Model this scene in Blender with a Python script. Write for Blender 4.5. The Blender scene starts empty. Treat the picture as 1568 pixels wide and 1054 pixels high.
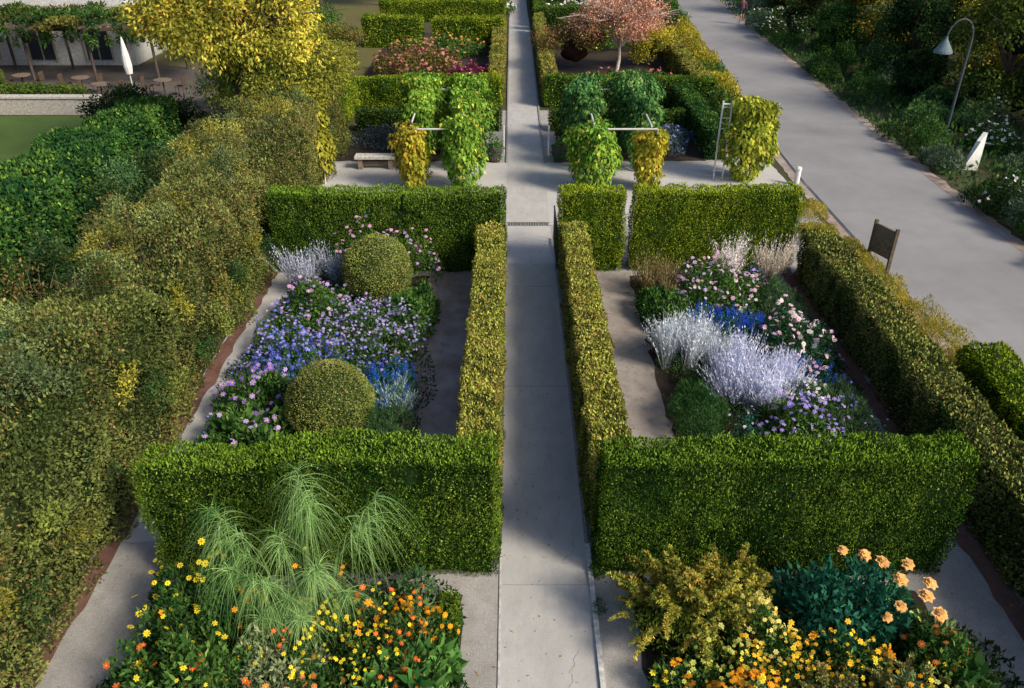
import bpy, math, numpy as np
from mathutils import Vector
rng=np.random.default_rng(7)
sc=bpy.context.scene
# ------------------------------------------------------------------ helpers
def nrm(a): return a/np.maximum(np.linalg.norm(a,axis=-1,keepdims=True),1e-9)
def _h(i,j,k,s):
    x=np.sin(i*127.1+j*311.7+k*74.7+s*19.19)*43758.5453
    return x-np.floor(x)
def vn(p,sc_=1.0,s=0):
    p=np.asarray(p)*sc_; i=np.floor(p); f=p-i; f=f*f*(3-2*f); o=0
    for a in (0,1):
        for b in (0,1):
            for c in (0,1):
                w=(f[...,0] if a else 1-f[...,0])*(f[...,1] if b else 1-f[...,1])*(f[...,2] if c else 1-f[...,2])
                o=o+w*_h(i[...,0]+a,i[...,1]+b,i[...,2]+c,s)
    return o
def fb(p,sc_=1.0,s=0): return (vn(p,sc_,s)*.6+vn(p,sc_*2.3,s+5)*.4)
def colmix(P,pal,scale=1.5,seed=0,bright=.3):
    A,B=np.array(pal[0]),np.array(pal[1]); n=len(P)
    t=np.clip((fb(P,scale,seed)-.5)*1.9+.45+rng.normal(0,.22,n),0,1)[:,None]
    c=A*(1-t)+B*t
    if len(pal)>2:
        C=np.array(pal[2]); pr=pal[3] if len(pal)>3 else .15
        m=(rng.random(n)<pr*2*np.clip((fb(P,scale*.6,seed+9)-.25)*2,0,1.6))
        c[m]=C*(rng.uniform(.7,1.2,(m.sum(),1)))
    return c*rng.uniform(1-bright,1+bright,(n,1))
class MB:
    def __init__(s): s.V=[];s.C=[];s.M=[]
    def quads(s,V,C,m=0):
        V=np.asarray(V,dtype=np.float32).reshape(-1,4,3); n=len(V)
        if n==0: return
        C=np.asarray(C,dtype=np.float32)
        if C.ndim==1: C=np.tile(C,(n,1))
        s.V.append(V);s.C.append(C);s.M.append(np.full(n,m,dtype=np.int32))
    def make(s,name,mats,smooth=False):
        V=np.concatenate(s.V);C=np.concatenate(s.C);M=np.concatenate(s.M);n=len(V)
        me=bpy.data.meshes.new(name)
        me.vertices.add(4*n);me.vertices.foreach_set('co',V.ravel())
        me.loops.add(4*n);me.loops.foreach_set('vertex_index',np.arange(4*n,dtype=np.int32))
        me.polygons.add(n);me.polygons.foreach_set('loop_start',np.arange(n,dtype=np.int32)*4)
        me.polygons.foreach_set('material_index',M)
        me.update(calc_edges=True)
        a=me.attributes.new('Col','FLOAT_COLOR','FACE')
        a.data.foreach_set('color',np.concatenate([np.clip(C,0,1),np.ones((n,1),np.float32)],1).astype(np.float32).ravel())
        for m in mats: me.materials.append(m)
        o=bpy.data.objects.new(name,me);sc.collection.objects.link(o);return o
    def leaves(s,P,N,L,W,col,up=.3,out=.3,jit=.6,m=0,droop=0):
        n=len(P);L=np.broadcast_to(L,(n,));
        l=(L*rng.uniform(.65,1.3,n))[:,None];w=l*W
        d=nrm(rng.normal(0,.6,(n,3))+np.array([0,0,up])+N*out)
        q=nrm(N+rng.normal(0,jit,(n,3)))
        sd=nrm(np.cross(d,q))
        tip=P+d*l-np.array([0,0,1])*droop*l
        mid=P+d*l*.45
        s.quads(np.stack([P,mid+sd*w/2,tip,mid-sd*w/2],1),col,m)
    def flowers(s,P,r,col,cen=None,pet=6,tilt=.5,m=0,fat=1.0):
        n=len(P);col=np.asarray(col)
        U=nrm(np.array([0,-.25,1])+rng.normal(0,tilt,(n,3)))
        a=nrm(np.cross(U,rng.normal(0,1,(n,3))));b=np.cross(U,a)
        rr=(r*rng.uniform(.7,1.2,n))[:,None]
        base=np.tile(col,(n,1))*rng.uniform(.75,1.2,(n,1)) if col.ndim==1 else col
        for k in range(pet):
            th=2*math.pi*k/pet; d=a*math.cos(th)+b*math.sin(th);e=-a*math.sin(th)+b*math.cos(th)
            w=rr*3.6/pet*fat
            s.quads(np.stack([P,P+d*rr*.65+e*w*.5+U*rr*.12,P+d*rr,P+d*rr*.65-e*w*.5+U*rr*.12],1),base*rng.uniform(.85,1.1,(n,1)),m)
        if cen is not None:
            c=rr*.28;Q=P+U*rr*.15
            s.quads(np.stack([Q+a*c,Q+b*c,Q-a*c,Q-b*c],1),cen,m)
    def blades(s,P,D,L,W,droop,col,segs=4,m=0):
        n=len(P);L=np.broadcast_to(L,(n,))[:,None]*rng.uniform(.7,1.15,(n,1))
        D=nrm(D);sd=nrm(np.cross(D,rng.normal(0,1,(n,3))))
        prev=P;g=np.array([0,0,-1.])
        for k in range(segs):
            t=(k+1)/segs
            cur=P+D*L*t+g*droop*L*t*t
            w0=W*(1-k/segs*.8);w1=W*(1-t*.85)
            s.quads(np.stack([prev-sd*w0/2,prev+sd*w0/2,cur+sd*w1/2,cur-sd*w1/2],1),col,m);prev=cur
        return prev
    def tube(s,pts,rad,col,n=8,m=1):
        pts=[Vector(p) for p in pts]
        if not hasattr(rad,'__len__'): rad=[rad]*len(pts)
        R=[]
        for i,p in enumerate(pts):
            d=(pts[min(i+1,len(pts)-1)]-pts[max(i-1,0)]).normalized()
            if abs(d.z)>.9: x=(Vector((1,0,0))-d*d.x).normalized()
            else: x=d.cross(Vector((0,0,1))).normalized()
            y=d.cross(x)
            R.append([p+(x*math.cos(2*math.pi*k/n)+y*math.sin(2*math.pi*k/n))*rad[i] for k in range(n)])
        Q=[]
        for i in range(len(R)-1):
            for k in range(n): Q.append([R[i][k],R[i][(k+1)%n],R[i+1][(k+1)%n],R[i+1][k]])
        for ring in (R[0],R[-1]):
            c=sum(ring,Vector())/n
            for k in range(0,n,2): Q.append([c,ring[k],ring[(k+1)%n],ring[(k+2)%n]])
        s.quads(np.array([[tuple(v) for v in q] for q in Q]),np.array(col),m)
    def box(s,x0,x1,y0,y1,z0,z1,col,m=1,rot=0,piv=None):
        v=np.array([[x0,y0,z0],[x1,y0,z0],[x1,y1,z0],[x0,y1,z0],[x0,y0,z1],[x1,y0,z1],[x1,y1,z1],[x0,y1,z1]],float)
        if rot:
            c=np.array(piv if piv is not None else [(x0+x1)/2,(y0+y1)/2]);q=v[:,:2]-c
            v[:,0]=c[0]+q[:,0]*math.cos(rot)-q[:,1]*math.sin(rot);v[:,1]=c[1]+q[:,0]*math.sin(rot)+q[:,1]*math.cos(rot)
        f=[(0,3,2,1),(4,5,6,7),(0,1,5,4),(1,2,6,5),(2,3,7,6),(3,0,4,7)]
        s.quads(v[np.array(f)],np.array(col),m)
    def lathe(s,c,prof,col,n=16,m=1):
        Q=[]
        for (r0,z0),(r1,z1) in zip(prof[:-1],prof[1:]):
            for k in range(n):
                a=2*math.pi*k/n;b=2*math.pi*(k+1)/n
                Q.append([[c[0]+r0*math.cos(a),c[1]+r0*math.sin(a),c[2]+z0],[c[0]+r0*math.cos(b),c[1]+r0*math.sin(b),c[2]+z0],[c[0]+r1*math.cos(b),c[1]+r1*math.sin(b),c[2]+z1],[c[0]+r1*math.cos(a),c[1]+r1*math.sin(a),c[2]+z1]])
        s.quads(np.array(Q),np.array(col),m)
# ------------------------------------------------------------------ materials
def newmat(name):
    m=bpy.data.materials.new(name);m.use_nodes=True;nt=m.node_tree;b=nt.nodes['Principled BSDF'];return m,nt,b
def leafmat(name,trans=.2,gain=1.25):
    m=bpy.data.materials.new(name);m.use_nodes=True;nt=m.node_tree;nt.nodes.remove(nt.nodes['Principled BSDF'])
    a=nt.nodes.new('ShaderNodeAttribute');a.attribute_name='Col'
    v=nt.nodes.new('ShaderNodeVectorMath');v.operation='SCALE';v.inputs['Scale'].default_value=gain;nt.links.new(a.outputs['Color'],v.inputs[0])
    d=nt.nodes.new('ShaderNodeBsdfDiffuse');nt.links.new(v.outputs[0],d.inputs['Color']);out=d
    if trans:
        t=nt.nodes.new('ShaderNodeBsdfTranslucent');mx=nt.nodes.new('ShaderNodeMixShader');mx.inputs[0].default_value=trans
        nt.links.new(v.outputs[0],t.inputs['Color']);nt.links.new(d.outputs[0],mx.inputs[1]);nt.links.new(t.outputs[0],mx.inputs[2]);out=mx
    nt.links.new(out.outputs[0],nt.nodes['Material Output'].inputs[0]);return m
def solidmat(name,rough=.8,var=.35,scale=9,metal=0):
    m,nt,b=newmat(name);a=nt.nodes.new('ShaderNodeAttribute');a.attribute_name='Col'
    tc=nt.nodes.new('ShaderNodeTexCoord');n=nt.nodes.new('ShaderNodeTexNoise');n.inputs['Scale'].default_value=scale;n.inputs['Detail'].default_value=4
    nt.links.new(tc.outputs['Object'],n.inputs['Vector'])
    mr=nt.nodes.new('ShaderNodeMapRange');mr.inputs[1].default_value=.3;mr.inputs[2].default_value=.7;mr.inputs[3].default_value=1-var;mr.inputs[4].default_value=1+var*.4
    nt.links.new(n.outputs[0],mr.inputs[0])
    v=nt.nodes.new('ShaderNodeVectorMath');v.operation='SCALE';nt.links.new(a.outputs['Color'],v.inputs[0]);nt.links.new(mr.outputs[0],v.inputs['Scale'])
    nt.links.new(v.outputs[0],b.inputs['Base Color']);b.inputs['Roughness'].default_value=rough;b.inputs['Metallic'].default_value=metal;b.inputs['Specular IOR Level'].default_value=.15
    return m
def groundmat(name,A,B,C,big=.6,mid=5,fine=90,bump=.4,rough=.92,stain=.5,sx=1):
    m,nt,b=newmat(name);L=nt.links.new;tc=nt.nodes.new('ShaderNodeTexCoord');mp=nt.nodes.new('ShaderNodeMapping');mp.inputs['Scale'].default_value=(sx,1,1);L(tc.outputs['Object'],mp.inputs[0])
    def noise(s,d=5,r=.6):
        n=nt.nodes.new('ShaderNodeTexNoise');n.inputs['Scale'].default_value=s;n.inputs['Detail'].default_value=d;n.inputs['Roughness'].default_value=r;L(mp.outputs[0],n.inputs['Vector']);return n
    n1=noise(big);n2=noise(mid,8,.7);n3=noise(fine,3,.7)
    def mr(n,a,bb,lo,hi):
        q=nt.nodes.new('ShaderNodeMapRange');q.inputs[1].default_value=a;q.inputs[2].default_value=bb;q.inputs[3].default_value=lo;q.inputs[4].default_value=hi;L(n.outputs[0],q.inputs[0]);return q
    m1=nt.nodes.new('ShaderNodeMix');m1.data_type='RGBA';m1.inputs[6].default_value=(*A,1);m1.inputs[7].default_value=(*B,1);L(mr(n1,.35,.65,0,1).outputs[0],m1.inputs[0])
    m2=nt.nodes.new('ShaderNodeMix');m2.data_type='RGBA';m2.inputs[7].default_value=(*C,1);L(m1.outputs[2],m2.inputs[6]);L(mr(n2,.45,.75,0,stain).outputs[0],m2.inputs[0])
    v=nt.nodes.new('ShaderNodeVectorMath');v.operation='SCALE';L(m2.outputs[2],v.inputs[0]);L(mr(n3,.3,.7,.72,1.25).outputs[0],v.inputs['Scale'])
    L(v.outputs[0],b.inputs['Base Color']);b.inputs['Roughness'].default_value=rough;b.inputs['Specular IOR Level'].default_value=.25
    bp=nt.nodes.new('ShaderNodeBump');bp.inputs['Strength'].default_value=bump;bp.inputs['Distance'].default_value=.012;L(n3.outputs[0],bp.inputs['Height']);L(bp.outputs[0],b.inputs['Normal']);return m
LEAF=leafmat('foliage');HLEAF=leafmat('hedge_foliage',0,1.25);PET=leafmat('petals',.15,1.05);BARK=solidmat('bark_and_core',.9,.4,14);PAINT=solidmat('painted',.6,.15,6)
MT=[LEAF,BARK,PET,PAINT];MH=[HLEAF,BARK,PET,PAINT]
# ------------------------------------------------------------------ palettes (linear albedo; golden light at the back is put into foliage colour)
THU=((.018,.052,.008),(.10,.175,.018),(.19,.24,.03),.15)
THD=((.02,.055,.012),(.09,.15,.022),(.15,.13,.03),.08)
THB=((.04,.09,.008),(.19,.25,.015),(.28,.31,.03),.18)  # brighter thuja copy: golden sunlight painted into the leaf colour
GOLD=((.07,.10,.018),(.26,.27,.05),(.30,.19,.07),.2)
BEE=((.035,.06,.015),(.17,.19,.045),(.25,.15,.06),.16)
MIX=((.035,.055,.016),(.14,.165,.045),(.20,.14,.05),.14)
LAU=((.012,.045,.016),(.05,.12,.025),(.12,.20,.03),.12)
DRK=((.010,.032,.012),(.045,.09,.025),(.10,.09,.03),.08)
YEL=((.17,.19,.02),(.46,.40,.045),(.46,.28,.04),.13)
VINE=((.06,.15,.02),(.20,.34,.045),(.46,.44,.06),.1)
VGRN=((.03,.10,.035),(.10,.23,.06),(.26,.33,.08),.1)
SILV=((.25,.29,.36),(.60,.62,.76))
BLUG=((.015,.07,.05),(.05,.16,.11))
GRN=((.018,.06,.015),(.08,.165,.035),(.14,.22,.05),.1)
FEA=((.03,.075,.03),(.10,.18,.07))
OLV=((.15,.16,.02),(.42,.36,.05),(.45,.30,.05),.12)
# ------------------------------------------------------------------ generators
def boxpts(x0,x1,y0,y1,z0,z1,dens):
    lx,ly,lz=x1-x0,y1-y0,z1-z0;P=[]
    def add(A,f):
        n=int(A*dens);u=rng.random(n);v=rng.random(n);P.append(f(u,v,n))
    add(lx*ly,lambda u,v,n:np.stack([x0+u*lx,y0+v*ly,np.full(n,z1)],1))
    for yy in (y0,y1): add(lx*lz*(1 if yy==y0 else .45),lambda u,v,n:np.stack([x0+u*lx,np.full(n,yy),z0+v*lz],1))
    for xx in (x0,x1): add(ly*lz,lambda u,v,n:np.stack([np.full(n,xx),y0+u*ly,z0+v*lz],1))
    return np.concatenate(P)
def roundbox(P,x0,x1,y0,y1,z1,r,amp,lump,seed,inset=0,wave=0):
    lo=np.array([x0+r,y0+r,-9]);hi=np.array([x1-r,y1-r,z1-r])
    q=np.clip(P,lo,hi);d=P-q;N=nrm(d)
    disp=amp*((fb(P,lump,seed)-.5)*2+(vn(P,lump*4,seed+3)-.5)*1.1)
    o=q+N*(r+disp-inset)[:,None]
    if wave: o[:,2]+=wave*(vn(P*[1,1,0],.45,seed+21)-.5)*2*np.clip(P[:,2]/z1,0,1)
    return o,N
def hedge(name,x0,x1,y0,y1,h,pal,size=.05,dens=2200,amp=.06,r=.12,up=.4,W=.4,lump=1.6,seed=0,out=.45,thick=.06,sprout=0,notch=None,jit=.6,cs=1.5,wave=.0,sh=.25):
    B=MB();P=boxpts(x0,x1,y0,y1,.02,h,dens);Q,N=roundbox(P,x0,x1,y0,y1,h,r,amp,lump,seed,0,wave)
    Q=Q-N*(rng.random(len(Q))**2*thick)[:,None]
    if notch is not None:
        k=np.ones(len(Q),bool)
        for (nx,nw,nz) in notch: k&=~((abs(Q[:,0]-nx-(Q[:,2]-1)*.04)<nw*rng.uniform(.3,1.2,len(Q)))&(Q[:,2]>nz))
        Q=Q[k];N=N[k]
    bare=vn(Q,3.1,seed+31)>.80;kk=~(bare&(rng.random(len(Q))<.65));Q=Q[kk];N=N[kk]
    C=colmix(Q,pal,cs,seed)*(.72+.56*vn(Q*[1,1,.45],7,seed+13))[:,None]
    B.leaves(Q,N,size,W,C,up=up,out=out,jit=jit)
    if sprout:
        n=int((x1-x0)*(y1-y0)*sprout);S=np.stack([rng.uniform(x0+.03,x1-.03,n),rng.uniform(y0+.03,y1-.03,n),np.full(n,h)],1)
        S,_=roundbox(S,x0,x1,y0,y1,h,r,amp,lump,seed,0,wave)
        hgt=np.clip(vn(S,6,seed+7)-.35,0,1)*sh*rng.random(n);S[:,2]+=hgt
        B.leaves(S,nrm(rng.normal(0,1,(n,3))),size*1.2,W,colmix(S,(pal[1],np.array(pal[1])*1.4),2,seed),up=1.2,out=.2)
    cell=max(.2,(x1-x0+y1-y0)/80);G=[]
    def grid(f,a,b):
        na=max(1,int(a/cell));nb=max(1,int(b/cell));u,v=np.meshgrid(np.arange(na),np.arange(nb),indexing='ij');u=u.ravel();v=v.ravel()
        G.append(np.stack([f(u/na,v/nb),f((u+1)/na,v/nb),f((u+1)/na,(v+1)/nb),f(u/na,(v+1)/nb)],1))
    lx,ly=x1-x0,y1-y0
    grid(lambda u,v:np.stack([x0+u*lx,y0+v*ly,0*u+h],1),lx,ly)
    for yy in (y0,y1): grid(lambda u,v:np.stack([x0+u*lx,0*u+yy,v*h],1),lx,h)
    for xx in (x0,x1): grid(lambda u,v:np.stack([0*u+xx,y0+u*ly,v*h],1),ly,h)
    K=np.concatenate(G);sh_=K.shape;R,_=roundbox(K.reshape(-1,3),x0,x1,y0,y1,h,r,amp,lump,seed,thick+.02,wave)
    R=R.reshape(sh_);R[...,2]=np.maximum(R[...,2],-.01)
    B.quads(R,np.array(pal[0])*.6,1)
    return B,name
def H(*a,**k):
    B,n=hedge(*a,**k);return B.make(n,MH)
def sph(n,up=False):
    d=nrm(rng.normal(0,1,(n,3)))
    if up: d[:,2]=abs(d[:,2])
    return d
def coreball(B,c,r,col,amp=.15,seed=0,nu=12,nv=8):
    u=np.linspace(0,2*math.pi,nu+1);v=np.linspace(0,math.pi,nv+1)
    U,V=np.meshgrid(u,v,indexing='ij');D=np.stack([np.cos(U)*np.sin(V),np.sin(U)*np.sin(V),np.cos(V)],-1)
    R=np.array(c)+D*np.array(r)*(1-amp+amp*2*(vn(D*2+np.array(c),1.2,seed))[...,None]-amp*.5)
    Q=np.stack([R[:-1,:-1],R[1:,:-1],R[1:,1:],R[:-1,1:]],2).reshape(-1,4,3);Q[...,2]=np.maximum(Q[...,2],0)
    B.quads(Q,np.array(col),1)
def ball(name,c,r,pal,n=22000,size=.035,seed=0):
    B=MB();d=sph(n);P=np.array(c)+d*r*(1+.12*(fb(d,2.5,seed)-.5)[:,None])-d*(rng.random(n)**2*.05)[:,None]
    k=P[:,2]>0;P=P[k];d=d[k]
    B.leaves(P,d,size,.5,colmix(P,pal,2.2,seed),up=.2,out=.5);coreball(B,c,(r*.91,)*3,np.array(pal[0])*.6,.02,0,20,14);B.tube([(c[0],c[1],0),(c[0],c[1],c[2])],.06,(.1,.07,.05));return B.make(name,MH)
def clump(B,c,r,n,size,pal,W=.45,up=.3,out=.5,K=14,spread=.32,seed=None,core=.45,hang=0,jit=.6):
    seed=rng.integers(1000) if seed is None else seed;c=np.array(c,float);r=np.array(r,float)
    D=sph(K);D[:,2]=np.where(D[:,2]<-.35,-D[:,2],D[:,2]);C=c+D*r*rng.uniform(.5,.95,(K,1))
    br=rng.uniform(.7,1.3,K);k=rng.integers(0,K,n);d=sph(n);rr=rng.random((n,1))**.45
    P=C[k]+d*rr*r*spread*rng.uniform(.8,1.3,K)[k][:,None]*1.25
    m=P[:,2]>.01;P=P[m];d=d[m];k=k[m]
    N=nrm(nrm(P-c)*.6+d)
    B.leaves(P,N,size,W,colmix(P,pal,1.6,seed)*br[k][:,None],up=up,out=out,jit=jit,droop=hang)
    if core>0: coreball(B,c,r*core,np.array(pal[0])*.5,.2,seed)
def rim(a,seed): 
    return .68+.65*vn(np.stack([np.cos(a)*1.3+9,np.sin(a)*1.3+9,0*a],-1),1.5,seed)
def dome(B,c,r,h,n,size,pal,W=.4,seed=None,up=.4):
    seed=rng.integers(1000) if seed is None else seed
    a=rng.uniform(0,2*math.pi,n);q=np.sqrt(rng.random(n));R=rim(a,seed);x=c[0]+np.cos(a)*q*r[0]*R;y=c[1]+np.sin(a)*q*r[1]*R
    P=np.stack([x,y,0*x],1);z=h*(np.sqrt(np.clip(1-q*q*.85,0,1)))*(.35+1.15*fb(P,3.4,seed));P[:,2]=z*(1-rng.random(n)**2*.7)
    N=nrm(np.stack([np.cos(a)*q*.8,np.sin(a)*q*.8,np.ones(n)*.8],1))
    B.leaves(P,N,size,W,colmix(P,pal,3,seed),up=up,out=.4,jit=.7)
def domepts(c,r,h,n,seed=0,lo=.8,hi=1.1):
    a=rng.uniform(0,2*math.pi,n);q=np.sqrt(rng.random(n))*1.02;R=rim(a,seed);x=c[0]+np.cos(a)*q*r[0]*R;y=c[1]+np.sin(a)*q*r[1]*R
    P=np.stack([x,y,0*x],1);P[:,2]=h*(np.sqrt(np.clip(1-q*q*.8,.1,1)))*(.35+1.15*fb(P,3.4,seed))*rng.uniform(lo,hi,n)+.02;return P
def stems(B,P,col=(.05,.1,.03),w=.008):
    G=P.copy();G[:,2]=P[:,2]*.3;G[:,:2]+=rng.normal(0,.03,(len(P),2));B.blades(G,P-G,np.linalg.norm(P-G,axis=1)/.92,w,0,np.array(col),2)
def plant(name,c,r,h,pal,n=2500,size=.07,fl=0,fr=.03,fc=(.5,.3,.6),cen=(.6,.45,.05),pet=6,W=.4,fc2=None,lift=1.05,up=.4,B=None):
    mk=B is None;B=B or MB();sd=int(rng.integers(1000));dome(B,c,r,h,n,size,pal,W,sd,up)
    if fl:
        P=domepts(c,r,h,fl,sd,.95*lift,1.25*lift);stems(B,P);B.flowers(P[:fl//2] if fc2 else P,fr,fc,cen,pet,m=2)
        if fc2: B.flowers(P[fl//2:],fr,fc2,cen,pet,m=2)
    if mk: return B.make(name,MT)
def spikes(name,c,r,h,pal,n,fc,nspk=150,sl=.22,size=.07,fs=.022,W=.4,per=26):
    B=MB();sd=int(rng.integers(1000));dome(B,c,r,h,n,size,pal,W,sd)
    P=domepts(c,r,h,nspk,sd,.9,1.15);stems(B,P,w=.01)
    D=nrm(np.array([0,0,1])+rng.normal(0,.25,(nspk,3)));t=rng.random((nspk,per))
    Q=(P[:,None]+D[:,None]*(t*sl)[...,None]+rng.normal(0,.012,(nspk,per,3))).reshape(-1,3)
    C=np.tile(np.array(fc),(len(Q),1))*rng.uniform(.6,1.35,(len(Q),1))
    B.leaves(Q,sph(len(Q)),fs,.8,C,m=2);return B.make(name,MT)
def plumes(name,c,r,h,pal,n=900,W=.012,lean=.22,droop=.12,seeds=9,base=(.05,.09,.03),K=10):
    B=MB()
    ca=rng.uniform(0,6.28,K);cq=np.sqrt(rng.random(K))*.85;T=np.stack([c[0]+np.cos(ca)*cq*r[0],c[1]+np.sin(ca)*cq*r[1],np.zeros(K)],1);k=rng.integers(0,K,n)
    P=T[k]+rng.normal(0,.05,(n,3))*[1,1,0];ld=nrm(rng.normal(0,1,(K,3)))*.3;L=h*rng.uniform(.65,1.2,K)[k]*rng.uniform(.75,1.1,n)
    D=np.array([0,0,1])+ld[k]+rng.normal(0,lean,(n,3))*[1,1,.2]
    C=colmix(P,pal,4,3);Dn=nrm(D)
    for t in np.linspace(.4,1,seeds):
        Q=P+Dn*(L*t)[:,None]-np.array([0,0,1])*droop*(L*t*t)[:,None]
        B.leaves(Q,Dn,.07,.25,C*rng.uniform(.8,1.2,(n,1)),up=1.2,out=1.1)
    B.blades(P,D,L*1.05,W,droop,C*.8,4)
    dome(B,c,r,h*.45,n*2,.06,(base,np.array(base)*2),.25)
    return B.make(name,MT)
def tree(name,base,h,cr,cc,pal,n=20000,size=.12,K=40,trunk=.16,bark=(.12,.09,.07),limbs=9,spread=.25,W=.55,hang=.2,twigs=0,seed=1,core=0,skirt=None):
    B=MB();base=Vector(base);cc=Vector(cc);r=np.random.default_rng(seed)
    fork=base.lerp(Vector((cc.x,cc.y,max(.8,cc.z-cr[2]*.5))),.75)
    B.tube([base,base.lerp(fork,.5)+Vector((.06,.04,0)),fork],[trunk,trunk*.8,trunk*.65],bark,9)
    for i in range(limbs):
        d=Vector(r.normal(0,1,3));d.z=abs(d.z)*.8+.1;d.normalize();e=cc+Vector((d.x*cr[0],d.y*cr[1],d.z*cr[2]))*.8
        m=fork.lerp(e,.5)+Vector((r.normal()*.15,r.normal()*.15,.25));B.tube([fork,m,e],[trunk*.45,trunk*.28,.015],bark,6)
        for j in range(4+twigs):
            s=m.lerp(e,r.uniform(.0,.9));f=s+Vector((r.normal()*cr[0]*.35,r.normal()*cr[1]*.35,abs(r.normal())*cr[2]*.35));B.tube([s,s.lerp(f,.5)+Vector((0,0,.08)),f],[.03,.02,.008],bark,4)
    clump(B,cc,cr,n,size,pal,W,up=-.1,K=K,spread=spread,hang=hang,core=core,seed=seed)
    if skirt: clump(B,(cc.x,cc.y,skirt),(cr[0]*1.05,cr[1]*1.05,skirt),n//3,size,pal,W,up=0,K=16,spread=.35,hang=hang,core=.6,seed=seed)
    return B.make(name,MT)
def sheet(name,pts,z,mat):
    me=bpy.data.meshes.new(name);me.from_pydata([(x,y,z) for x,y in pts],[],[tuple(range(len(pts)))]);me.materials.append(mat)
    o=bpy.data.objects.new(name,me);sc.collection.objects.link(o);return o
def rect(name,x0,x1,y0,y1,z,mat): return sheet(name,[(x0,y0),(x1,y0),(x1,y1),(x0,y1)],z,mat)
def wob(name,x0,x1,y0,y1,z,mat,a=.06,step=.25):
    r=np.random.default_rng(int(abs(x0*100+y0*10)));pts=[]
    def seg(p,q):
        n=max(2,int(math.hypot(q[0]-p[0],q[1]-p[1])/step))
        for i in range(n): t=i/n;pts.append((p[0]+(q[0]-p[0])*t+r.uniform(-a,a),p[1]+(q[1]-p[1])*t+r.uniform(-a,a)))
    c=[(x0,y0),(x1,y0),(x1,y1),(x0,y1)]
    for i in range(4): seg(c[i],c[(i+1)%4])
    return sheet(name,pts,z,mat)
def strip(name,L,R,z,mat):
    me=bpy.data.meshes.new(name);n=len(L);me.from_pydata([(x,y,z) for x,y in L]+[(x,y,z) for x,y in R],[],[(i,n+i,n+i+1,i+1) for i in range(n-1)]);me.materials.append(mat)
    o=bpy.data.objects.new(name,me);sc.collection.objects.link(o);return o
# ------------------------------------------------------------------ ground
G_earth=groundmat('earth',(.05,.055,.025),(.08,.075,.04),(.03,.04,.015),.3,3,40)
G_conc=groundmat('pale_concrete',(.47,.465,.46),(.40,.395,.39),(.30,.29,.275),.8,2.2,140,.2,.85,.5,sx=2.2)
G_slab=groundmat('new_concrete',(.50,.495,.49),(.44,.435,.43),(.35,.34,.33),.5,3,140,.2,.85,.4)
G_grav=groundmat('gravel',(.39,.38,.37),(.31,.305,.295),(.24,.215,.19),.7,4,60,.9,.95,.65)
G_dirt=groundmat('brown_dirt_path',(.27,.205,.18),(.40,.35,.32),(.16,.11,.085),.9,3,90,.6,.95,.75)
G_side=groundmat('worn_path',(.34,.315,.295),(.27,.24,.22),(.17,.14,.115),.9,4,90,.6,.95,.7)
G_soil=groundmat('soil',(.035,.025,.02),(.055,.04,.03),(.02,.015,.012),1,6,60,.9)
G_mulch=groundmat('mulch',(.14,.07,.055),(.20,.11,.09),(.07,.04,.03),2,9,110,.9)
G_asph=groundmat('asphalt',(.28,.28,.29),(.23,.23,.24),(.18,.18,.185),.25,1.2,120,.3,.9,.5)
G_lawn=groundmat('lawn',(.05,.10,.02),(.08,.14,.03),(.10,.10,.04),.4,3,60,.8)
rect('ground',-500,500,-300,700,0,G_earth)
rect('gravel_path',-6.4,8.4,2,34.9,.004,G_grav)
rect('central_path',-.16,1.13,2,80,.012,G_conc)
rect('path_slab',-.13,1.10,19.2,21.9,.016,G_slab)
wob('forecourt',-7.4,9.2,21.95,27.7,.008,G_slab,.04)
wob('left_garden_path',-6.12,-5.45,9.1,18.7,.008,G_conc,.05)
wob('dirt_path',-2.1,-.85,9.1,18.7,.008,G_dirt)
wob('side_path',1.8,3.1,9.1,18.7,.008,G_side)
wob('mulch_strip',-6.4,-6.08,2,19,.010,G_mulch,.05)
wob('mulch_strip',6.95,7.3,2,19,.010,G_mulch,.05)
for a in ((-5.4,-2.1,9.1,18.5),(3.0,6.6,9.1,18.5),(-5.0,-.7,3,8.05),(1.75,5.9,3,8.1),(-6.4,-1.0,27.9,34.5),(1.7,7,27.9,34.5),(-7.5,-.9,36,54),(1.7,9,36,54)):
    wob('garden_bed_soil',*a,.014,G_soil)
B=MB();B.box(1.13,1.20,2,9,0,.05,(.56,.56,.55));B.box(1.13,1.18,9,18.8,0,.06,(.30,.28,.27));B.box(1.13,1.2,27.7,60,0,.05,(.3,.29,.28));B.box(-.22,-.16,27.7,60,0,.05,(.3,.29,.28));B.box(-.185,-.16,2,9,0,.02,(.52,.52,.51));B.make('path_edging',MT)
B=MB()
for y in (8.2,13.4,17.9,24.6,31): B.box(-.15,1.12,y-.004,y+.004,.01,.0145,(.30,.29,.28))
r9=np.random.default_rng(5)
for k in range(7):
    x,y=r9.uniform(0,.9),6.5+k*2.1
    for j in range(7):
        nx,ny=x+r9.uniform(-.05,.09),y+r9.uniform(.02,.16);a=math.atan2(ny-y,nx-x);dx,dy=-math.sin(a)*.003,math.cos(a)*.003
        B.quads([[[x+dx,y+dy,.0142],[x-dx,y-dy,.0142],[nx-dx,ny-dy,.0142],[nx+dx,ny+dy,.0142]]],np.array((.25,.24,.23)),1);x,y=min(max(nx,0),1.08),ny
B.make('path_joints',MT)
B=MB()
for i in range(16): B.box(-.1+i*.075,-.06+i*.075,21.86,22.06,.016,.03,(.12,.12,.12))
B.box(-.14,1.12,21.83,21.86,.016,.032,(.2,.2,.2));B.box(-.14,1.12,22.06,22.09,.016,.032,(.2,.2,.2));B.make('drain_grate',MT)
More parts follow.
